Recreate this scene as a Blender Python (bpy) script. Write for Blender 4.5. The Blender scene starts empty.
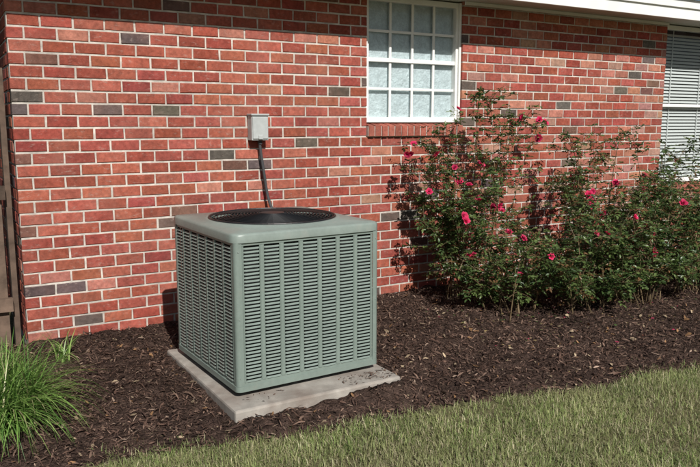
import bpy, math, random
import numpy as np
from mathutils import Vector, Matrix
random.seed(7); rng=np.random.default_rng(7)
S=bpy.context.scene
WY=5.21      # wall plane
WX0=0.473    # left corner
# ---------------------------------------------------------------- helpers
def link(o,parent=None):
    S.collection.objects.link(o)
    if parent: o.parent=parent
    return o
def empty(name,loc=(0,0,0),rz=0):
    e=bpy.data.objects.new(name,None); e.location=loc; e.rotation_euler=(0,0,rz); e.empty_display_size=.2
    return link(e)
def mesh_obj(name,v,f,mats,mi=None,col=None,parent=None,smooth=False):
    m=bpy.data.meshes.new(name); m.from_pydata([tuple(p) for p in v],[],f)
    for a in mats: m.materials.append(a)
    if mi is not None: m.polygons.foreach_set('material_index',mi)
    if smooth: m.polygons.foreach_set('use_smooth',[True]*len(f))
    if col is not None:
        at=m.color_attributes.new('Col','FLOAT_COLOR','POINT')
        c=np.ones((len(v),4),np.float32); c[:,:3]=np.array(col); at.data.foreach_set('color',c.ravel())
    m.update()
    return link(bpy.data.objects.new(name,m),parent)
def quads_obj(name,V,Q,mats,mi=None,col=None,parent=None,smooth=False):
    m=bpy.data.meshes.new(name); n=len(V); k=len(Q)
    m.vertices.add(n); m.vertices.foreach_set('co',np.asarray(V,np.float32).ravel())
    m.loops.add(4*k); m.loops.foreach_set('vertex_index',np.asarray(Q,np.int32).ravel())
    m.polygons.add(k); m.polygons.foreach_set('loop_start',np.arange(0,4*k,4,dtype=np.int32))
    try: m.polygons.foreach_set('loop_total',np.full(k,4,np.int32))
    except Exception: pass
    for a in mats: m.materials.append(a)
    if mi is not None: m.polygons.foreach_set('material_index',np.asarray(mi,np.int32))
    m.polygons.foreach_set('use_smooth',np.full(k,bool(smooth)))
    if col is not None:
        at=m.color_attributes.new('Col','FLOAT_COLOR','POINT')
        c=np.ones((n,4),np.float32); c[:,:3]=col; at.data.foreach_set('color',c.ravel())
    m.update(calc_edges=True); m.validate()
    return link(bpy.data.objects.new(name,m),parent)
class MB:
    def __init__(s): s.v=[];s.f=[];s.m=[];s.c=[]
    def add(s,v,f,m=0,c=(1,1,1)):
        b=len(s.v); s.v+= [tuple(p) for p in v]; s.f+=[tuple(i+b for i in q) for q in f]; s.m+=[m]*len(f); s.c+=[c]*len(v)
    def box(s,x0,x1,y0,y1,z0,z1,m=0,c=(1,1,1)):
        s.add([(x0,y0,z0),(x1,y0,z0),(x1,y1,z0),(x0,y1,z0),(x0,y0,z1),(x1,y0,z1),(x1,y1,z1),(x0,y1,z1)],
              [(0,3,2,1),(4,5,6,7),(0,1,5,4),(1,2,6,5),(2,3,7,6),(3,0,4,7)],m,c)
    def tube(s,pts,r,n=8,m=0,c=(1,1,1),closed=False,r2=None):
        P=[Vector(p) for p in pts]; k=len(P); v=[];
        for i,p in enumerate(P):
            if closed: t=P[(i+1)%k]-P[i-1]
            else: t=P[min(i+1,k-1)]-P[max(i-1,0)]
            t.normalize(); a=t.cross(Vector((0,0,1)))
            if a.length<1e-3: a=t.cross(Vector((1,0,0)))
            a.normalize(); b=t.cross(a)
            rr=r if r2 is None else r+(r2-r)*i/max(1,k-1)
            for j in range(n):
                th=2*math.pi*j/n; v.append(p+a*math.cos(th)*rr+b*math.sin(th)*rr)
        f=[]
        for i in range(k if closed else k-1):
            i2=(i+1)%k
            for j in range(n): f.append((i*n+j,i*n+(j+1)%n,i2*n+(j+1)%n,i2*n+j))
        if not closed: f.append(tuple(range(n))); f.append(tuple((k-1)*n+j for j in range(n))[::-1])
        s.add(v,f,m,c)
    def obj(s,name,mats,parent=None,smooth=False,col=False,bevel=0):
        o=mesh_obj(name,s.v,s.f,mats,s.m,s.c if col else None,parent,smooth)
        if bevel:
            b=o.modifiers.new('b','BEVEL'); b.width=bevel; b.segments=2; b.limit_method='ANGLE'
        return o
# ---------------------------------------------------------------- materials
def mat(name,col=(.5,.5,.5),rough=.8,attr=False,var=None,bump=None,spec=.3,metal=0,transl=0,noise2=None):
    m=bpy.data.materials.new(name); m.use_nodes=True; nt=m.node_tree; N=nt.nodes; L=nt.links
    p=N['Principled BSDF']; out=N['Material Output']
    p.inputs['Roughness'].default_value=rough; p.inputs['Specular IOR Level'].default_value=spec; p.inputs['Metallic'].default_value=metal
    tc=N.new('ShaderNodeTexCoord')
    if attr:
        a=N.new('ShaderNodeVertexColor'); a.layer_name='Col'; c=a.outputs['Color']
    else:
        a=N.new('ShaderNodeRGB'); a.outputs[0].default_value=(*col,1); c=a.outputs[0]
    for vv in ([var] if var else [])+(noise2 or []):
        scale,lo,hi=vv[:3]; detail=vv[3] if len(vv)>3 else 4
        n=N.new('ShaderNodeTexNoise'); n.inputs['Scale'].default_value=scale; n.inputs['Detail'].default_value=detail
        L.new(tc.outputs['Object'],n.inputs['Vector'])
        r=N.new('ShaderNodeMapRange'); r.inputs[1].default_value=.3; r.inputs[2].default_value=.7; r.inputs[3].default_value=lo; r.inputs[4].default_value=hi
        L.new(n.outputs[0],r.inputs[0])
        x=N.new('ShaderNodeVectorMath'); x.operation='SCALE'; L.new(c,x.inputs[0]); L.new(r.outputs[0],x.inputs['Scale']); c=x.outputs[0]
    L.new(c,p.inputs['Base Color'])
    if bump:
        scale,st,dist=bump
        n=N.new('ShaderNodeTexNoise'); n.inputs['Scale'].default_value=scale; n.inputs['Detail'].default_value=6
        L.new(tc.outputs['Object'],n.inputs['Vector'])
        b=N.new('ShaderNodeBump'); b.inputs['Strength'].default_value=st; b.inputs['Distance'].default_value=dist
        L.new(n.outputs[0],b.inputs['Height']); L.new(b.outputs[0],p.inputs['Normal'])
    if transl:
        t=N.new('ShaderNodeBsdfTranslucent'); L.new(c,t.inputs[0]); mx=N.new('ShaderNodeMixShader'); mx.inputs[0].default_value=transl
        L.new(p.outputs[0],mx.inputs[1]); L.new(t.outputs[0],mx.inputs[2]); L.new(mx.outputs[0],out.inputs[0])
    return m
def overlay(m,scale,lo,hi,color,amount,detail=5,rough=.6,stretch=None):
    nt=m.node_tree;N=nt.nodes;L=nt.links;p=N['Principled BSDF']; src=p.inputs['Base Color'].links[0].from_socket
    tc=[n for n in N if n.type=='TEX_COORD'][0]; vec=tc.outputs['Object']
    if stretch:
        mp=N.new('ShaderNodeMapping'); mp.inputs['Scale'].default_value=stretch; L.new(vec,mp.inputs[0]); vec=mp.outputs[0]
    n=N.new('ShaderNodeTexNoise'); n.inputs['Scale'].default_value=scale; n.inputs['Detail'].default_value=detail; n.inputs['Roughness'].default_value=rough
    L.new(vec,n.inputs['Vector'])
    r=N.new('ShaderNodeMapRange'); r.inputs[1].default_value=lo; r.inputs[2].default_value=hi; r.inputs[3].default_value=0; r.inputs[4].default_value=amount
    L.new(n.outputs[0],r.inputs[0])
    mx=N.new('ShaderNodeMix'); mx.data_type='RGBA'; L.new(r.outputs[0],mx.inputs[0]); L.new(src,mx.inputs[6]); mx.inputs[7].default_value=(*color,1)
    L.new(mx.outputs[2],p.inputs['Base Color'])
M_brick=mat('brick',attr=True,rough=.9,var=(45,.74,1.18,6),noise2=[(9,.85,1.12,3)],bump=(160,.6,.004),spec=.12)
overlay(M_brick,22,.57,.75,(.44,.34,.29),.5,6,.7,(1,1,2.2))
overlay(M_brick,75,.64,.72,(.06,.035,.03),.5)
overlay(M_brick,3.0,.5,.8,(.42,.22,.17),.3)
overlay(M_brick,2.2,.52,.75,(.11,.05,.04),.3,5,.6,(1.6,1,.5))
M_mortar=mat('mortar',(.58,.53,.47),.95,var=(25,.72,1.12,5),noise2=[(2,.82,1.08,3)],bump=(220,.7,.003),spec=.1)
M_white=mat('white_paint',(.80,.80,.77),.45,var=(6,.93,1.03),spec=.4)
M_soffit=mat('soffit_paint',(.55,.56,.50),.6,var=(4,.9,1.05))
M_shingle=mat('shingles',(.12,.11,.10),.9,var=(30,.6,1.4),bump=(80,.6,.01))
M_dark=mat('dark_interior',(.02,.02,.022),.9)
M_blind=mat('blind_slats',(.62,.63,.61),.6)
M_curt=mat('frosted_liner',(.62,.69,.70),.3,var=(16,.80,1.06,3),noise2=[(70,.88,1.08,2)],bump=(40,1,.012),spec=.6)
def glass():
    m=bpy.data.materials.new('window_glass'); m.use_nodes=True; nt=m.node_tree;N=nt.nodes;L=nt.links;N.remove(N['Principled BSDF'])
    t=N.new('ShaderNodeBsdfTransparent'); t.inputs[0].default_value=(.93,.96,.97,1); g=N.new('ShaderNodeBsdfGlossy'); g.inputs['Roughness'].default_value=.02
    f=N.new('ShaderNodeFresnel'); f.inputs[0].default_value=1.5; mx=N.new('ShaderNodeMixShader')
    L.new(f.outputs[0],mx.inputs[0]);L.new(t.outputs[0],mx.inputs[1]);L.new(g.outputs[0],mx.inputs[2]);L.new(mx.outputs[0],N['Material Output'].inputs[0]); return m
M_glass=glass()
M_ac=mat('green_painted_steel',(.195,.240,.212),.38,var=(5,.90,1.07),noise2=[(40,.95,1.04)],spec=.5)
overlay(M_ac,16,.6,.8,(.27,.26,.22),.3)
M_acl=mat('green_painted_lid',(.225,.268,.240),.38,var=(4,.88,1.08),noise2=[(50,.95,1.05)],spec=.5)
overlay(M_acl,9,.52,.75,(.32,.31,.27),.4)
M_coil=mat('coil',(.012,.013,.013),.8,var=(60,.6,1.5))
M_black=mat('black_wire',(.012,.012,.013),.4,spec=.5)
M_conc=mat('concrete',(.37,.34,.30),.9,var=(14,.78,1.12,6),bump=(150,.4,.003))
overlay(M_conc,4,.42,.66,(.17,.12,.095),.6)
M_boxm=mat('grey_metal_box',(.42,.44,.43),.5,var=(20,.9,1.06),spec=.5)
M_cond=mat('dark_conduit',(.06,.06,.063),.7,spec=.2)
M_wood=mat('weathered_wood',attr=True,rough=.85,var=(12,.6,1.25,6),bump=(60,.5,.004))
M_mulch=mat('mulch_soil',(.065,.042,.033),.95,var=(22,.45,1.5,8),noise2=[(110,.5,1.5,4),(1.5,.8,1.15,3)],bump=(55,1,.03),spec=.1)
M_chip=mat('mulch_chips',attr=True,rough=.9,spec=.12,var=(1.5,.75,1.25,3))
M_soil=mat('lawn_ground',(.16,.145,.075),.95,var=(18,.6,1.25,8),noise2=[(1.2,.8,1.15,3)],bump=(60,.8,.02),spec=.1)
M_grass=mat('grass_blades',attr=True,rough=.5,spec=.3,transl=.28,var=(2.5,.75,1.15,3))
overlay(M_grass,1.8,.42,.72,(.42,.37,.21),.5)
M_leaf=mat('rose_leaves',attr=True,rough=.36,spec=.5,transl=.28)
M_stem=mat('rose_stems',attr=True,rough=.7)
M_petal=mat('rose_petals',attr=True,rough=.55,transl=.25)
M_lir=mat('liriope_blades',attr=True,rough=.4,spec=.4,transl=.3)
# ---------------------------------------------------------------- house
house=empty('brick_house',(0,0,0))
CH=.0813; BL=.2032; J=.0125
def brick_color(s=0):
    r=random.random(); w=min(1,max(0,(s-2.5)/2.5))
    if r<.032: b=(.11,.085,.076)
    elif r<.05: b=(.16,.08,.06)
    elif r<.10+.16*w: b=(.40,.155,.11)
    elif r<.12+.22*w: b=(.37,.19,.145)
    elif r<.58: b=(.335,.096,.066)
    else: b=(.295,.072,.052)
    k=random.uniform(.82,1.18); return (b[0]*k,b[1]*k*random.uniform(.9,1.15),b[2]*k*random.uniform(.9,1.12))
def add_brick(mb,T,s0,s1,z0,z1,dep=.10,d0=0,c=None):
    bv=.004; jt=lambda a=.0018: random.uniform(-a,a)
    off=random.uniform(-.002,.002)
    o=[(s0+jt(),z0+jt()),(s1+jt(),z0+jt()),(s1+jt(),z1+jt()),(s0+jt(),z1+jt())]
    v=[T(a,d0+dep,b) for a,b in o]+[T(a,d0+bv+off,b) for a,b in o]
    cx,cz=(s0+s1)/2,(z0+z1)/2
    v+=[T(a+(bv if a<cx else -bv),d0+off,b+(bv if b<cz else -bv)) for a,b in o]
    f=[(8,9,10,11)]
    for i in range(4):
        j=(i+1)%4; f+=[(i,j,4+j,4+i),(4+i,4+j,8+j,8+i)]
    mb.add(v,f,0,c or brick_color(s0))
def brick_wall(name,T,L,n,opens,start=0.0):
    mb=MB()
    for i in range(n):
        z0=i*CH+J/2; z1=(i+1)*CH-J/2; zm=(z0+z1)/2
        s=-(BL/2 if i%2 else 0)+start+random.uniform(-.006,.006)
        while s<L:
            segs=[(max(s+J/2,0),min(s+BL-J/2,L))]
            for (a,b,c,d) in opens:
                if c<zm<d:
                    ns=[]
                    for (p,q) in segs:
                        if q<=a or p>=b: ns.append((p,q))
                        else:
                            if p<a: ns.append((p,a))
                            if q>b: ns.append((b,q))
                    segs=ns
            for p,q in segs:
                if q-p>.025: add_brick(mb,T,p,q,z0,z1)
            s+=BL
    return mb.obj(name,[M_brick],house,col=True)
WT=2.555
OP=[(3.17-WX0,4.17-WX0,1.375,9),(6.95-WX0,7.95-WX0,.73,9)]
Tf=lambda s,d,z:(WX0+s,WY+d,z)
WL=11.0; NC=32
brick_wall('front_wall_bricks',Tf,WL,NC,OP)
Ts=lambda s,d,z:(WX0+d,WY+.112+s,z)
brick_wall('side_wall_bricks',Ts,5.0,NC,[],start=-.05)
mb=MB(); mr=.0062; ztop=NC*CH
def mort(x0,x1,z0,z1): mb.box(x0,x1,WY+mr,WY+.098,z0,z1)
mort(WX0+.004,3.17-.004,-.3,ztop); mort(3.17-.004,4.174,-.3,1.379); mort(4.174,6.946,-.3,ztop); mort(6.946,7.954,-.3,.732); mort(7.954,WX0+WL,-.3,ztop)
mb.box(WX0+mr,WX0+.098,WY+.0985,WY+5.1,-.3,ztop)
mb.obj('mortar',[M_mortar],house)
def sill(x0,x1,z0,z1):
    b=MB(); n=round((x1-x0)/.068); w=(x1-x0)/n
    for i in range(n):
        a=x0+i*w+.005; c=x0+(i+1)*w-.005
        k=random.uniform(.85,1.15)
        add_brick(b,lambda s,d,z:(s,WY+d,z-max(0,(.10-d))*0.22*((z-z0)/(z1-z0))),a,c,z0,z1,dep=.13,d0=-.03,c=(.34*k,.105*k,.075*k))
    b.obj('window_sill_bricks',[M_brick],house,col=True)
    b=MB(); b.box(x0+.003,x1-.003,WY-.02,WY+.0965,z0+.004,z1-.03); b.obj('sill_mortar',[M_mortar],house)
sill(3.17,4.17,1.383,1.50); sill(6.95,7.95,.735,.83)
def window(nm,x0,x1,z0,z1,cols,rows,slats):
    e=bpy.data.objects.new(nm,None); link(e,house)
    y=WY+.045; b=MB(); fw=.045
    b.box(x0,x0+fw,y,y+.07,z0,z1); b.box(x1-fw,x1,y,y+.07,z0,z1)
    b.box(x0+fw,x1-fw,y+.001,y+.07,z0,z0+fw); b.box(x0+fw,x1-fw,y+.001,y+.07,z1-fw,z1)
    b.box(x0-.0,x0+.022,y-.02,y-.001,z0,z1); b.box(x1-.022,x1,y-.02,y-.001,z0,z1)
    zm=(z0+z1)/2
    b.box(x0+fw,x1-fw,y+.008,y+.055,zm-.017,zm+.017)
    ix0,ix1,iz0,iz1=x0+fw,x1-fw,z0+fw,z1-fw
    if not slats:
        for i in range(1,cols):
            x=ix0+(ix1-ix0)*i/cols; b.box(x-.011,x+.011,y+.02,y+.036,iz0,iz1)
        for i in range(1,rows):
            z=iz0+(iz1-iz0)*i/rows
            if abs(z-zm)>.03: b.box(ix0,ix1,y+.0225,y+.0335,z-.011,z+.011)
    b.obj('frame',[M_white],e,bevel=.003)
    g=MB(); g.add([(ix0,y+.045,iz0),(ix1,y+.045,iz0),(ix1,y+.045,iz1),(ix0,y+.045,iz1)],[(0,1,2,3)]); g.obj('glass',[M_glass],e)
    c=MB()
    if slats:
        z=iz0+.01
        while z<iz1-.03:
            c.add([(ix0,y+.065,z+.002),(ix1,y+.065,z+.002),(ix1,y+.085,z+.029),(ix0,y+.085,z+.029)],[(0,1,2,3)]); z+=.036
        for x in (ix0+.2,ix1-.2): c.box(x-.006,x+.006,y+.062,y+.064,iz0,iz1)
        c.obj('blinds',[M_blind],e)
    else:
        c.add([(ix0,y+.062,iz0),(ix1,y+.062,iz0),(ix1,y+.062,iz1),(ix0,y+.062,iz1)],[(0,1,2,3)]); c.obj('privacy_film',[M_curt],e)
    d=MB(); d.box(x0-.05,x1+.05,y+.5,y+.52,z0-.1,z1+.05)
    d.box(x0-.06,x0-.05,y+.07,y+.5,z0-.1,z1+.05); d.box(x1+.05,x1+.06,y+.07,y+.5,z0-.1,z1+.05); d.box(x0-.05,x1+.05,y+.07,y+.5,z0-.1,z0-.09); d.obj('room',[M_dark],e)
window('obscured_window',3.17,4.17,1.50,WT-.012,4,4,False)
window('blind_window',6.95,7.95,.83,WT-.012,1,1,True)
ZS=WT
b=MB(); b.box(WX0-.35,WX0+WL+.3,4.805,WY+.3,ZS,ZS+.015); b.obj('soffit',[M_soffit],house)
b=MB()
b.box(WX0-.36,WX0+WL+.3,4.78,4.8045,ZS-.035,ZS+.15)
b.box(WX0-.36,WX0+WL+.3,4.76,4.7795,ZS+.07,ZS+.155)
b.box(WX0,3.165,WY-.02,WY-.003,ZS-.03,ZS-.001); b.box(4.175,6.945,WY-.02,WY-.003,ZS-.03,ZS-.001); b.box(7.955,WX0+WL,WY-.02,WY-.003,ZS-.03,ZS-.001)
b.obj('fascia',[M_white],house,bevel=.003)
b=MB(); X0,X1=WX0-.4,WX0+WL+.35
b.add([(X0,4.72,ZS+.16),(X1,4.72,ZS+.16),(X1,9.2,4.6),(X0,9.2,4.6),(X0,13.6,ZS+.16),(X1,13.6,ZS+.16),
       (X0,4.72,ZS+.18),(X1,4.72,ZS+.18),(X1,9.2,4.64),(X0,9.2,4.64),(X0,13.6,ZS+.18),(X1,13.6,ZS+.18)],
      [(0,1,2,3),(3,2,5,4),(6,7,8,9),(9,8,11,10),(0,1,7,6),(0,6,9,3),(3,9,10,4),(1,7,8,2),(2,8,11,5)])
b.obj('roof',[M_shingle],house)
# ---------------------------------------------------------------- ground
def nz(x,y,sc,seed=0,n=8):
    r=np.random.default_rng(seed); o=0
    for i in range(n):
        a=r.uniform(0,6.28); k=sc*r.uniform(.6,1.8); o=o+np.sin((x*math.cos(a)+y*math.sin(a))*k+r.uniform(0,6.28))
    return o/n**.5*.7
def edge(x): 
    return 3.32-.155*(np.clip(x,-.5,6.5)-.3)+.035*nz(x,x*0,5,3)+.02*nz(x,x*0,16,4)
def gz(x,y):
    x=np.asarray(x,float);y=np.asarray(y,float)
    base=-.045+.05*np.clip((y-edge(x))/1.9,0,1)+.012*np.clip((y-edge(x))/.12,0,1)
    dx=np.maximum(np.maximum(1.24-x,x-2.25),0); dy=np.maximum(np.maximum(3.31-y,y-4.48),0); ds=np.hypot(dx,dy)
    amp=.020+.030*np.clip((x-1.5)/.7,0,1)
    pad=np.where(ds>0,amp*np.exp(-(ds/.11)**2),-.03)
    return base+.016*nz(x,y,6,1)+.011*nz(x,y,24,2)+pad
lv=MB(); lv.add([(-150,-150,-.06),(150,-150,-.06),(150,150,-.06),(-150,150,-.06)],[(0,1,2,3)])
lawn=lv.obj('lawn',[M_soil])
nx,ny=620,120
X=np.linspace(-2.5,10.5,nx); t=np.linspace(0,1,ny)
XX,TT=np.meshgrid(X,t,indexing='ij'); E=edge(XX)-.02; YY=E+(WY+.02-E)*TT
ZZ=gz(XX,YY)+.007*nz(XX,YY,80,5); ZZ[:,0]=-.065
V=np.stack([XX,YY,ZZ],-1).reshape(-1,3)
ii=np.arange((nx-1)*(ny-1)); a=(ii//(ny-1))*ny+ii%(ny-1)
Q=np.stack([a,a+ny,a+ny+1,a+1],1)
mulch=quads_obj('mulch_bed',V,Q,[M_mulch],smooth=True)
def chips(n,x0,x1,seed,smin,smax,cols,wts,name,parent,wr=(.12,.4),xy=None,M=None):
    r=np.random.default_rng(seed)
    if xy is None:
        x=r.uniform(x0,x1,n); e=edge(x); y=e-.03+(WY-.02-e)*r.uniform(0,1,n)
        keep=~((x>1.21)&(x<2.27)&(y>3.28)&(y<4.5)); x=x[keep];y=y[keep];n=len(x); z=gz(x,y)+r.uniform(.0,.018,n)
    else: x,y,z=xy(r,n); n=len(x)
    L=r.uniform(smin,smax,n)*r.uniform(.5,1,n); W=L*r.uniform(*wr,n); th=r.uniform(0,6.283,n); sc=1 if xy is None else .1
    p=r.normal(0,.4*sc,n); q=r.normal(0,.55*sc,n)
    u=np.stack([np.cos(th)*np.cos(p),np.sin(th)*np.cos(p),np.sin(p)],1); w=np.stack([-np.sin(th)*np.cos(q),np.cos(th)*np.cos(q),np.sin(q)],1)
    c=np.stack([x,y,z],1); up=np.array([0,0,1.])
    bend=r.uniform(-.15*sc,.35,n)[:,None]*L[:,None]*up
    A=c-u*L[:,None]/2-w*W[:,None]/2*.5; B=c-u*L[:,None]/2+w*W[:,None]/2*.4
    C=c+w*W[:,None]/2+bend*.5; D=c-w*W[:,None]/2+bend*.5
    Ee=c+u*L[:,None]/2+w*W[:,None]*.15; F=c+u*L[:,None]/2-w*W[:,None]*.2
    V=np.stack([A,B,C,D,Ee,F],1).reshape(-1,3); k=np.arange(n)*6
    Q=np.concatenate([np.stack([k,k+1,k+2,k+3],1),np.stack([k+3,k+2,k+4,k+5],1)])
    ci=r.choice(len(cols),n,p=wts); col=np.array(cols)[ci]*r.uniform(.6,1.3,n)[:,None]; col=np.repeat(col,6,0)
    return quads_obj(name,V,Q,[M or M_chip],col=col,parent=parent)
CC=[(.105,.063,.047),(.055,.034,.027),(.17,.11,.082),(.28,.20,.15),(.03,.019,.016)]
chips(60000,-1.0,7.5,11,.012,.045,CC,[.34,.27,.22,.04,.13],'mulch_chips',mulch)
chips(10000,-1.0,7.5,12,.04,.09,CC,[.38,.25,.22,.06,.09],'mulch_shreds',mulch,wr=(.06,.18))
chips(1100,-1.0,7.5,13,.025,.05,[(.34,.26,.17),(.25,.14,.07)],[.6,.4],'dead_leaves',mulch,wr=(.4,.7))
def blades(n,x,y,z,seed,h,w,lean,cols,wts,name,parent,M,seg=2):
    r=np.random.default_rng(seed); h=r.uniform(*h,n); w=r.uniform(*w,n); th=r.uniform(0,6.283,n); ln=r.uniform(*lean,n); fa=th+r.normal(1.57,.4,n)
    d=np.stack([np.cos(th),np.sin(th),0*th],1); s=np.stack([np.cos(fa),np.sin(fa),0*th],1); base=np.stack([x,y,z],1); rows=[]
    for k in range(seg+1):
        t=k/seg
        pos=base+ (d*(h*np.sin(ln*t*.75)*t)[:,None]) + np.array([0,0,1.])*(h*t*np.cos(ln*t*.75))[:,None]
        ww=(w*(1-t**2*.92))[:,None]/2
        rows+= [pos-s*ww,pos+s*ww]
    m=2*(seg+1); V=np.stack(rows,1).reshape(-1,3); k=np.arange(n)*m
    Q=np.concatenate([np.stack([k+2*i,k+2*i+1,k+2*i+3,k+2*i+2],1) for i in range(seg)])
    ci=r.choice(len(cols),n,p=wts); col=np.array(cols)[ci]*r.uniform(.7,1.3,n)[:,None]; col=np.repeat(col,m,0)
    return quads_obj(name,V,Q,[M],col=col,parent=parent)
GC=[(.225,.295,.095),(.155,.225,.065),(.35,.37,.16),(.54,.49,.31),(.27,.33,.12)]
GW=[.27,.17,.22,.15,.19]
def scatter(n,x0,x1,y0,seed):
    r=np.random.default_rng(seed); x=r.uniform(x0,x1,n); y=r.uniform(y0,3.6,n)
    d=y-edge(x)
    patch=nz(x,y,6,21)
    keep=(d<0.0+.05*patch)|((d<.22)&(r.uniform(0,1,n)<.2*np.clip(1-d/.22,0,1)*(patch>-.2)))
    keep&= ~((patch<-.35)&(r.uniform(0,1,n)<.6))
    return x[keep],y[keep]
x,y=scatter(130000,-.4,5.5,1.5,31); blades(len(x),x,y,np.full(len(x),-.06),32,(.015,.06),(.002,.005),(.1,1.7),GC,GW,'grass_blades',lawn,M_grass)
x,y=scatter(36000,-2.5,9,.2,33); blades(len(x),x,y,np.full(len(x),-.06),34,(.02,.06),(.0025,.005),(.1,1.5),GC,GW,'grass_blades_outer',lawn,M_grass)
x,y=scatter(40000,-.4,5.5,1.5,35); blades(len(x),x,y,np.full(len(x),-.057),36,(.02,.05),(.0015,.0035),(1.4,2.1),[(.42,.37,.23),(.27,.24,.14)],[.7,.3],'grass_thatch',lawn,M_grass)
# ---------------------------------------------------------------- concrete pad + AC
R=math.radians(2.5)
b=MB(); b.box(0,1.02,0,1.18,-.12,.05)
pad=b.obj('concrete_pad',[M_conc],bevel=.012); pad.location=(1.235,3.30,0); pad.rotation_euler=(0,0,math.radians(.8))
def onpad(r,n):
    x=1.26+.97*r.uniform(0,1,n)**.45; y=3.32+.15*r.uniform(0,1,n)**.7; k=nz(x,y,9,8)>-.1; x=x[k];y=y[k]; n=len(x)
    return x,y,np.full(n,.0525)+r.uniform(0,.003,n)
chips(220,0,0,14,.010,.032,CC,[.42,.15,.25,.10,.08],'debris',pad,xy=onpad).matrix_parent_inverse=(Matrix.Translation(pad.location)@Matrix.Rotation(math.radians(.8),4,'Z')).inverted()
ac=empty('air_conditioner_unit',(1.307,3.45,.080),R)
W,D,H=.90,.93,.855
def rrect(x0,x1,y0,y1,r,n=6):
    p=[]
    for cx,cy,a0 in((x1-r,y1-r,0),(x0+r,y1-r,90),(x0+r,y0+r,180),(x1-r,y0+r,270)):
        for i in range(n+1):
            a=math.radians(a0+90*i/n); p.append((cx+r*math.cos(a),cy+r*math.sin(a)))
    return p
def loft(mb,rings,m=0):
    n=len(rings[0]); v=[p for r in rings for p in r]; f=[]
    for i in range(len(rings)-1):
        for j in range(n): f.append((i*n+j,i*n+(j+1)%n,(i+1)*n+(j+1)%n,(i+1)*n+j))
    mb.add(v,f,m)
def rr_at(x0,x1,y0,y1,r,N=96):
    poly=rrect(x0,x1,y0,y1,r,8); cx,cy=(x0+x1)/2,(y0+y1)/2; out=[]
    for k in range(N):
        a=2*math.pi*k/N+.001; dx,dy=math.cos(a),math.sin(a); best=None
        for i in range(len(poly)):
            p=poly[i];q=poly[(i+1)%len(poly)]
            ex,ey=q[0]-p[0],q[1]-p[1]; den=dx*ey-dy*ex
            if abs(den)<1e-9: continue
            t=((p[0]-cx)*ey-(p[1]-cy)*ex)/den; u=((p[0]-cx)*dy-(p[1]-cy)*dx)/den
            if t>0 and -1e-6<=u<=1+1e-6: best=t; break
        out.append((cx+dx*best,cy+dy*best))
    return out
lid=MB(); ov=.007; rc=.045
prof=[(.012,H-.052),(0,H-.050),(0,H-.014),(.004,H-.005),(.014,H)]
rings=[]
for ins,z in prof: rings.append([(px,py,z) for px,py in rr_at(-ov+ins,W+ov-ins,-ov+ins,D+ov-ins,max(.02,rc-ins),128)])
cx,cy=W/2,D/2
def circ(r,z,N=128): return [(cx+r*math.cos(2*math.pi*k/N+.001),cy+r*math.sin(2*math.pi*k/N+.001),z) for k in range(N)]
rings+= [circ(.405,H+.003),circ(.395,H+.012),circ(.382,H+.014),circ(.372,H+.008),circ(.368,H-.03),circ(.35,H-.12)]
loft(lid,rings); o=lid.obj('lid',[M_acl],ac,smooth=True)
es=o.modifiers.new('e','EDGE_SPLIT'); es.split_angle=math.radians(50)
g=MB()
def gzf(r): return H+.012+.022*(1-(r/.37)**2)
r=.07
while r<.368:
    g.tube([(cx+r*math.cos(2*math.pi*k/56),cy+r*math.sin(2*math.pi*k/56),gzf(r)) for k in range(56)],.0026,5,closed=True); r+=.0195
g.tube([(cx+.374*math.cos(2*math.pi*k/72),cy+.374*math.sin(2*math.pi*k/72),H+.015) for k in range(72)],.006,6,closed=True)
for k in range(12):
    a=2*math.pi*k/12+.2; g.tube([(cx+q*math.cos(a),cy+q*math.sin(a),gzf(q)-.005) for q in (.05,.15,.25,.37)],.0032,5)
g.tube([(cx,cy,H+.035),(cx,cy,H+.015)],.072,28); g.obj('fan_guard',[M_black],ac,smooth=False)
fb=MB(); fb.tube([(cx,cy,H-.20),(cx,cy,H+.0)],.07,20)
for k in range(3):
    a=2*math.pi*k/3; v=[]
    for q in (.06,.2,.33):
        for da,dz in((-.35,-.13),(.0,-.09),(.35,-.05)): v.append((cx+q*math.cos(a+da),cy+q*math.sin(a+da),H+dz))
    fb.add(v,[(0,1,4,3),(1,2,5,4),(3,4,7,6),(4,5,8,7)])
fb.tube([(cx,cy,H-.40),(cx,cy,H-.38)],.36,40)
loft(fb,[circ(.366,H-.01),circ(.346,H-.12),circ(.346,H-.38)])
fb.obj('fan',[M_coil],ac)
body=MB(); pw=.040; z0,z1=.035,H-.05
for sx in(0,1):
    for sy in(0,1):
        rr=.022; pts=[(pw,0)]+[(rr-rr*math.sin(math.radians(a)),rr-rr*math.cos(math.radians(a))) for a in range(0,91,15)]+[(0,pw),(.004,pw),(.02,.02),(pw,.004)]
        pts=[(p if not sx else W-p,q if not sy else D-q) for p,q in pts]
        n=len(pts); body.add([(p,q,z0) for p,q in pts]+[(p,q,z1) for p,q in pts],[(i,(i+1)%n,n+(i+1)%n,n+i) for i in range(n)])
body.obj('corner_posts',[M_ac],ac)
base=MB(); 
loft(base,[[(px,py,z) for px,py in rrect(-ins,W+ins,-ins,D+ins,.03)] for ins,z in((-.05,0.0),(-.004,0.0),(.003,.004),(.003,.034),(-.012,.037))]); base.obj('base_pan',[M_ac],ac)
ft=MB()
ft.box(.05,W-.05,.06,D-.06,-.005,.006)
for px,py in((.10,.08),(W-.16,.08),(.10,D-.14),(W-.16,D-.14)): ft.box(px,px+.06,py,py+.06,-.03,-.0055)
ft.obj('feet',[M_black],ac)
co=MB(); co.box(.034,W-.034,.034,D-.034,.01,H-.41)
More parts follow.
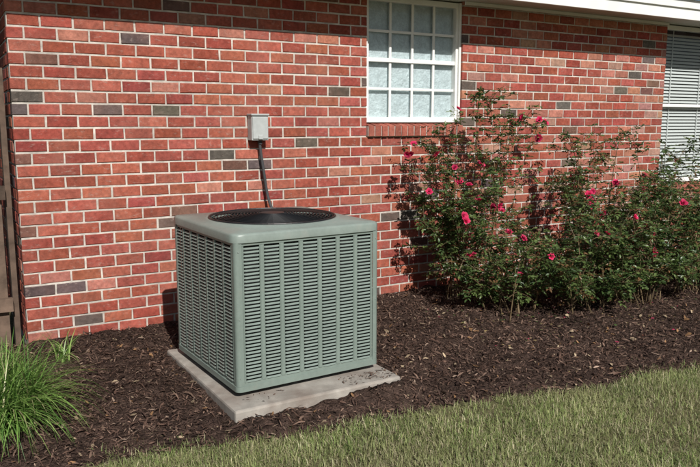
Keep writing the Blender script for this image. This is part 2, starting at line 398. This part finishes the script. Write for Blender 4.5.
for (p0,p1,q0,q1) in((.034,.044,.034,D-.034),(W-.044,W-.034,.034,D-.034),(.044,W-.044,.034,.044),(.044,W-.044,D-.044,D-.034)): co.box(p0,p1,q0,q1,H-.409,H-.055)
co.obj('coil',[M_coil],ac)
lo=MB()
def side(T,Wd,ncol):
    a0=pw; a1=Wd-pw; pitch=(a1-a0)/ncol; rib=.028
    def bx(s0,s1,d0,d1,za,zb):
        v=[T(s0,d0,za),T(s1,d0,za),T(s1,d1,za),T(s0,d1,za),T(s0,d0,zb),T(s1,d0,zb),T(s1,d1,zb),T(s0,d1,zb)]
        lo.add(v,[(0,3,2,1),(4,5,6,7),(0,1,5,4),(1,2,6,5),(2,3,7,6),(3,0,4,7)])
    zt=z1-.004; zb=z0+.018
    bx(a0,a1,.004,.007,zt-.012,z1+.01); bx(a0,a1,.004,.007,z0-.0,zb)
    for i in range(ncol+1):
        c=a0+i*pitch
        s0=c-rib/2 if i>0 else a0; s1=c+rib/2 if i<ncol else a1
        m_=.005
        v=[T(s0,.0065,zb),T(s0+m_,.0,zb),T(s1-m_,.0,zb),T(s1,.0065,zb),T(s0,.0065,zt-.012),T(s0+m_,.0,zt-.012),T(s1-m_,.0,zt-.012),T(s1,.0065,zt-.012)]
        lo.add(v,[(0,1,5,4),(1,2,6,5),(2,3,7,6)])
    nf=38; ph=(zt-.012-zb)/nf
    for i in range(ncol):
        s0=a0+i*pitch+rib/2; s1=a0+(i+1)*pitch-rib/2
        for k in range(nf):
            z=zb+k*ph
            v=[T(s0,.006,z),T(s0+.008,-.002,z),T(s1-.008,-.002,z),T(s1,.006,z),T(s0,.007,z+ph*.38),T(s0+.004,.006,z+ph*.44),T(s1-.004,.006,z+ph*.44),T(s1,.007,z+ph*.38)]
            lo.add(v,[(0,1,5,4),(1,2,6,5),(2,3,7,6)])
side(lambda s,d,z:(s,d,z),W,7); side(lambda s,d,z:(s,D-d,z),W,7); side(lambda s,d,z:(d,s,z),D,7); side(lambda s,d,z:(W-d,s,z),D,7)
lo.obj('louvre_panels',[M_ac],ac)
sc=MB()
for px in (.02,W-.02):
    for pz in (.08,.4,.76): sc.tube([(px,-.003,pz),(px,.002,pz)],.004,8)
sc.obj('screws',[M_acl],ac)
rl=MB(); rl.tube([(W*.85,D,.18),(W*.85,D+.12,.17),(W*.86,D+.3,.1),(W*.87,D+.74,.09)],.022,10); rl.obj('refrigerant_line',[M_black],ac,smooth=True)
# ---------------------------------------------------------------- disconnect box
ex=2.105; db=empty('electrical_disconnect_box',(ex,WY,1.365))
b=MB(); b.box(0,.135,-.085,-.002,.0,.185); b.box(-.006,.141,-.098,-.0,.186,.2); b.box(.006,.129,-.095,-.0855,.012,.178); b.box(.05,.085,-.104,-.0955,.008,.04); b.obj('enclosure',[M_boxm],db,bevel=.004)
c=MB(); P=[]
ctrl=[(.080,-.045,0),(.082,-.045,-.06),(.105,-.055,-.25),(.132,-.08,-.46),(.16,-.25,-.68),(.18,-.5,-.8),(.20,-.78,-.82)]
for i in range(len(ctrl)-1):
    for k in range(8):
        t=k/8; p0=Vector(ctrl[max(i-1,0)]);p1=Vector(ctrl[i]);p2=Vector(ctrl[i+1]);p3=Vector(ctrl[min(i+2,len(ctrl)-1)])
        P.append(.5*((2*p1)+(-p0+p2)*t+(2*p0-5*p1+4*p2-p3)*t*t+(-p0+3*p1-3*p2+p3)*t**3))
c.tube(P,.0115,10); c.tube([(.080,-.045,.002),(.080,-.045,-.03)],.018,12); c.obj('conduit',[M_cond],db,smooth=True)
# ---------------------------------------------------------------- fence
fn=MB(); x=WX0-.025
wc=lambda:tuple(np.array((.13,.088,.064))*random.uniform(.6,1.25))
fn.box(x-.045,x-.01,WY+.05,WY+.14,-.1,1.85,0,wc())
xx=x-.075
while xx>-4:
    w_=random.uniform(.085,.095); fn.box(xx-w_,xx,WY+.02+random.uniform(0,.006),WY+.04,-.0,1.9+random.uniform(-.01,.01),0,wc()); xx-=w_+random.uniform(.006,.014)
for z in (.25,1.0,1.65): fn.box(-4,x-.05,WY-.02,WY+.0195,z,z+.09,0,wc())
for px in(-.9,-2.8): fn.box(px,px+.09,WY+.09,WY+.18,-.1,1.9,0,wc())
fn.obj('wooden_fence',[M_wood],col=True)
# ---------------------------------------------------------------- plants
def rand_dir(r):
    v=r.normal(size=3); return v/np.linalg.norm(v)
class Foliage:
    def __init__(s,seed): s.r=np.random.default_rng(seed); s.V=[];s.Q=[];s.M=[];s.C=[];s.n=0;s.LP=[]
    def add(s,V,Q,m,c): 
        V=np.asarray(V,float); s.V.append(V); s.Q.append(np.asarray(Q)+s.n); s.M.append(np.full(len(Q),m)); s.C.append(np.tile(c,(len(V),1))); s.n+=len(V)
    def leaf(s,p,d,nrm,L,W,c,m=0): s.LP.append((*p,*d,*nrm,L,W,*c,m))
    def flush(s):
        A=np.array(s.LP); p=A[:,0:3]; d=A[:,3:6]; nrm=A[:,6:9]; L=A[:,9:10]; W=A[:,10:11]; c=A[:,11:14]; m=A[:,14].astype(int)
        d=d/np.linalg.norm(d,axis=1,keepdims=True); w=np.cross(d,nrm); w/=np.linalg.norm(w,axis=1,keepdims=True)+1e-9; n=np.cross(w,d); f=.18*L
        V=np.stack([p,p+d*L*.4+w*W/2+n*f*.5,p+d*L*.45,p+d*L*.4-w*W/2+n*f*.5,p+d*L*.8+w*W*.3+n*f*.2,p+d*L-n*f*.4,p+d*L*.8-w*W*.3+n*f*.2],1).reshape(-1,3)
        k=np.arange(len(A))*7; Q=np.stack([k,k+1,k+4,k+2, k,k+2,k+6,k+3, k+2,k+4,k+5,k+6],1).reshape(-1,4)
        s.V.append(V); s.Q.append(Q+s.n); s.M.append(np.repeat(m,3)); s.C.append(np.repeat(c,7,0)); s.n+=len(V); s.LP=[]
    def stem(s,P,r0,r1,c,n=4,m=1):
        P=np.array(P);k=len(P);V=[]
        for i in range(k):
            t=P[min(i+1,k-1)]-P[max(i-1,0)]; t/=np.linalg.norm(t)+1e-9
            a=np.cross(t,[.3,.1,1.]); a/=np.linalg.norm(a)+1e-9; b_=np.cross(t,a); rr=r0+(r1-r0)*i/(k-1)
            for j in range(n):
                th=2*math.pi*j/n; V.append(P[i]+a*math.cos(th)*rr+b_*math.sin(th)*rr)
        Q=[(i*n+j,i*n+(j+1)%n,(i+1)*n+(j+1)%n,(i+1)*n+j) for i in range(k-1) for j in range(n)]
        s.add(V,Q,m,c)
    def obj(s,name,mats): s.flush(); return quads_obj(name,np.concatenate(s.V),np.concatenate(s.Q),mats,mi=np.concatenate(s.M),col=np.concatenate(s.C))
def curve(p0,p1,p2,n):
    t=np.linspace(0,1,n)[:,None]; return (1-t)**2*p0+2*t*(1-t)*p1+t*t*p2
def sprig(F,p,d,col,sz):
    r=F.r; d=d/np.linalg.norm(d); side=np.cross(d,[0,0,1.]); side/=np.linalg.norm(side)+1e-6
    L=sz*r.uniform(.8,1.3); up=np.array([0,0,1.])
    nrm=up+r.normal(0,.45,3)
    for t,sd in((.45,1),(.45,-1),(.8,1),(.8,-1),(1.,0)):
        q=p+d*L*1.6*t-up*.01*t
        dd=d*(.6 if sd else 1)+side*sd*.9+r.normal(0,.15,3)
        F.leaf(q,dd,nrm+r.normal(0,.25,3),L*(.75 if t<.5 else .95)*(1.1 if sd==0 else 1),L*.55,col*r.uniform(.75,1.3))
def flower(F,p,d,sz):
    r=F.r; d=d/np.linalg.norm(d); a=np.cross(d,[.3,.2,1]); a/=np.linalg.norm(a); b_=np.cross(d,a)
    base=np.array((.70,.04,.14))*r.uniform(.75,1.2)
    for ring,(n,tilt,L) in enumerate(((6,1.15,1.),(5,.75,.85),(4,.35,.6))):
        for k in range(n):
            th=2*math.pi*k/n+ring*.5+r.normal(0,.15); o=a*math.cos(th)+b_*math.sin(th); tt=tilt+r.normal(0,.12)
            dd=d*math.cos(tt)+o*math.sin(tt); F.leaf(p,dd,d*math.sin(tt)-o*math.cos(tt),sz*L*.62,sz*L*.62,base*(1-.12*ring)*r.uniform(.85,1.15),2)
def crown(F,cx,cy,Rx,Ry,H,ncane,flw,nsub=6,lsz=.031,dens=.85,tall=(),red=.1,low=.35,bright=1.):
    r=F.r; tips=[]
    for k in range(ncane):
        a=r.uniform(0,6.283); rad=r.uniform(.1,1)**.6
        h=H*(r.uniform(.55,1.0)*(1-.3*rad**2))
        if r.uniform()<low: h=H*r.uniform(.10,.5); rad=r.uniform(.6,1.05)
        tip=np.array([cx+Rx*rad*math.cos(a),cy+Ry*rad*math.sin(a),h])
        if k<len(tall): tip=np.array(tall[k])
        p0=np.array([cx+r.normal(0,.10)+.25*(tip[0]-cx),cy+r.normal(0,.07),-.02])
        mid=p0*.45+tip*.55; mid[2]=max(tip[2]*r.uniform(.7,1.05),.3*H); mid[:2]=p0[:2]*.6+tip[:2]*.4
        P=curve(p0,mid,tip,10); P[:,1]=np.minimum(P[:,1],WY-.05); sc=np.array((.14,.10,.055))*r.uniform(.7,1.4); F.stem(P,.0055,.0017,sc)
        tips.append((P[-1],P[-1]-P[-2]))
        subs=[P]
        for j in range(nsub):
            i=r.integers(2,9); q=P[i]; dv=rand_dir(r); dv[2]=dv[2]*.5+.25; l=r.uniform(.12,.38)*max(H,1.)/1.4
            e=q+dv*l; e[1]=min(e[1],WY-.04); e[2]=max(e[2],.06); SP=curve(q,q+dv*l*.5+[0,0,.03],e,6); F.stem(SP,.0028,.0012,sc*1.1,3); subs.append(SP); tips.append((e,dv))
        for si,SP in enumerate(subs):
            ln=np.linalg.norm(np.diff(SP,axis=0),axis=1).sum(); n=int(ln/.024*dens)
            for j in range(n):
                t=r.uniform(.3 if si==0 else .1,1)*(len(SP)-1); i=int(min(t,len(SP)-2)); p=SP[i]+(SP[i+1]-SP[i])*(t-i)
                if p[2]<.05: continue
                dd=rand_dir(r); dd[2]*=.5; c=np.array((.055,.095,.030)) if r.uniform()>.5 else np.array((.115,.165,.050))
                if r.uniform()<red: c=np.array((.18,.10,.045))
                if p[1]+.06>WY-.02: dd[1]=-abs(dd[1])
                sprig(F,p,dd,c*bright,lsz)
    tips=[t for t in tips if t[0][2]>.3]
    tips.sort(key=lambda q:-(q[0][2]-.35*q[0][1]))
    idx=r.permutation(min(len(tips),int(len(tips)*.75)))[:flw]
    for i in idx:
        p,d=tips[i]
        for _ in range(r.integers(1,3)): flower(F,p+r.normal(0,.02,3),np.array([-.2,-.7,.5])+r.normal(0,.4,3),r.uniform(.05,.072))
F=Foliage(101)
crown(F,4.0,4.75,.64,.34,1.36,27,20,tall=[(3.95,4.7,1.74),(4.12,4.8,1.72),(4.5,4.7,1.58),(3.8,4.8,1.60),(3.46,4.9,1.36),(3.36,4.92,1.15),(3.45,4.9,.9),(4.2,4.5,1.55),(4.7,4.7,1.55),(4.35,4.8,1.66),(3.65,4.85,1.45)],low=.1)
crown(F,3.95,4.22,.6,.50,.92,22,4,low=.5)
crown(F,4.5,3.98,.66,.50,1.0,26,5,low=.45)
crown(F,5.1,3.92,.66,.55,1.15,27,5,low=.4,tall=[(5.1,4.1,1.38),(5.4,4.0,1.32)])
crown(F,5.2,4.6,.7,.4,1.36,15,4,low=.1,tall=[(5.2,4.6,1.5),(5.6,4.6,1.42),(4.95,4.7,1.4)])
crown(F,5.8,3.88,.7,.58,1.2,26,4,low=.4,tall=[(5.7,3.9,1.38)])
crown(F,6.2,4.6,.7,.5,1.35,12,3,low=.1)
crown(F,6.55,3.95,.65,.55,1.3,26,2,low=.35,red=.04,bright=1.25)
crown(F,7.3,4.2,.7,.6,1.35,16,2,low=.3,red=.03)
F.obj('rose_bush',[M_leaf,M_stem,M_petal])
def litter(r,n):
    x=r.uniform(3.2,6.5,n); y=r.normal(4.0,.45,n); k=(y>edge(x)+.1)&(y<5.1); x=x[k];y=y[k]; return x,y,gz(x,y)+.022
chips(380,0,0,15,.012,.035,[(.06,.10,.03),(.24,.18,.08),(.55,.06,.14)],[.4,.50,.10],'leaf_litter',mulch,wr=(.5,.8),xy=litter)
def clump(name,cx,cy,rad,n,seed,h):
    r=np.random.default_rng(seed); a=r.uniform(0,6.283,n); q=rad*np.sqrt(r.uniform(0,1,n)); x=cx+q*np.cos(a); y=cy+q*np.sin(a)
    return blades(n,x,y,gz(x,y)-.005,seed+1,h,(.006,.012),(.3,2.2),[(.16,.28,.06),(.09,.19,.04),(.26,.38,.11),(.42,.4,.2)],[.4,.28,.27,.05],name,None,M_lir,seg=7)
clump('liriope_plant',.16,3.90,.22,2100,51,(.22,.48))
clump('liriope_plant',.62,4.75,.05,40,53,(.12,.25))
T=Foliage(77); r=T.r
T.stem(np.array([(-1.2,9,-.1),(-1.15,9,1.5),(-1.25,9.1,3),(-1.1,9,4.6)]),.16,.06,np.array((.1,.075,.055)),10)
for k in range(16):
    a=r.uniform(0,6.28); z=r.uniform(1.6,4.4); e=np.array([-1.2+1.7*math.cos(a),9+1.7*math.sin(a),z+r.uniform(.3,1.2)])
    T.stem(curve(np.array([-1.2,9,z]),np.array([-1.2,9,z])*.5+e*.5+[0,0,.2],e,6),.05,.012,np.array((.1,.075,.055)),6)
    for q in range(330):
        p=e+r.normal(0,.42,3); T.leaf(p,rand_dir(r),rand_dir(r),.11,.07,np.array((.04,.08,.02))*r.uniform(.6,1.4))
T.obj('tree',[M_leaf,M_stem])
# ---------------------------------------------------------------- camera, light
cam=bpy.data.cameras.new('camera'); co_=bpy.data.objects.new('camera',cam); link(co_); S.camera=co_
cam.lens=37.1; cam.sensor_width=36; cam.clip_end=500; co_.location=(0,0,1.5)
p=math.radians(8.75); fwd=Vector((.5*math.cos(p),.8660*math.cos(p),-math.sin(p))); co_.rotation_euler=fwd.to_track_quat('-Z','Y').to_euler()
az=math.radians(9); k=.79; d=Vector((math.sin(az),math.cos(az),-k*math.cos(az)))
sl=bpy.data.lights.new('sun','SUN'); sl.energy=5.0; sl.angle=math.radians(.5); sl.color=(1,.97,.92)
so=bpy.data.objects.new('sun',sl); link(so); so.rotation_euler=d.to_track_quat('-Z','Y').to_euler(); so.location=(-2,-6,8)
w=bpy.data.worlds.new('World'); S.world=w; w.use_nodes=True; nt=w.node_tree
sky=nt.nodes.new('ShaderNodeTexSky'); sky.sky_type='NISHITA'; sky.sun_disc=False
sky.sun_elevation=math.asin(-d.normalized().z); sky.sun_rotation=math.pi+az
bg=nt.nodes['Background']; bg.inputs[1].default_value=.05; nt.links.new(sky.outputs[0],bg.inputs[0])
S.view_settings.view_transform='Standard'; S.view_settings.look='None'; S.view_settings.exposure=0
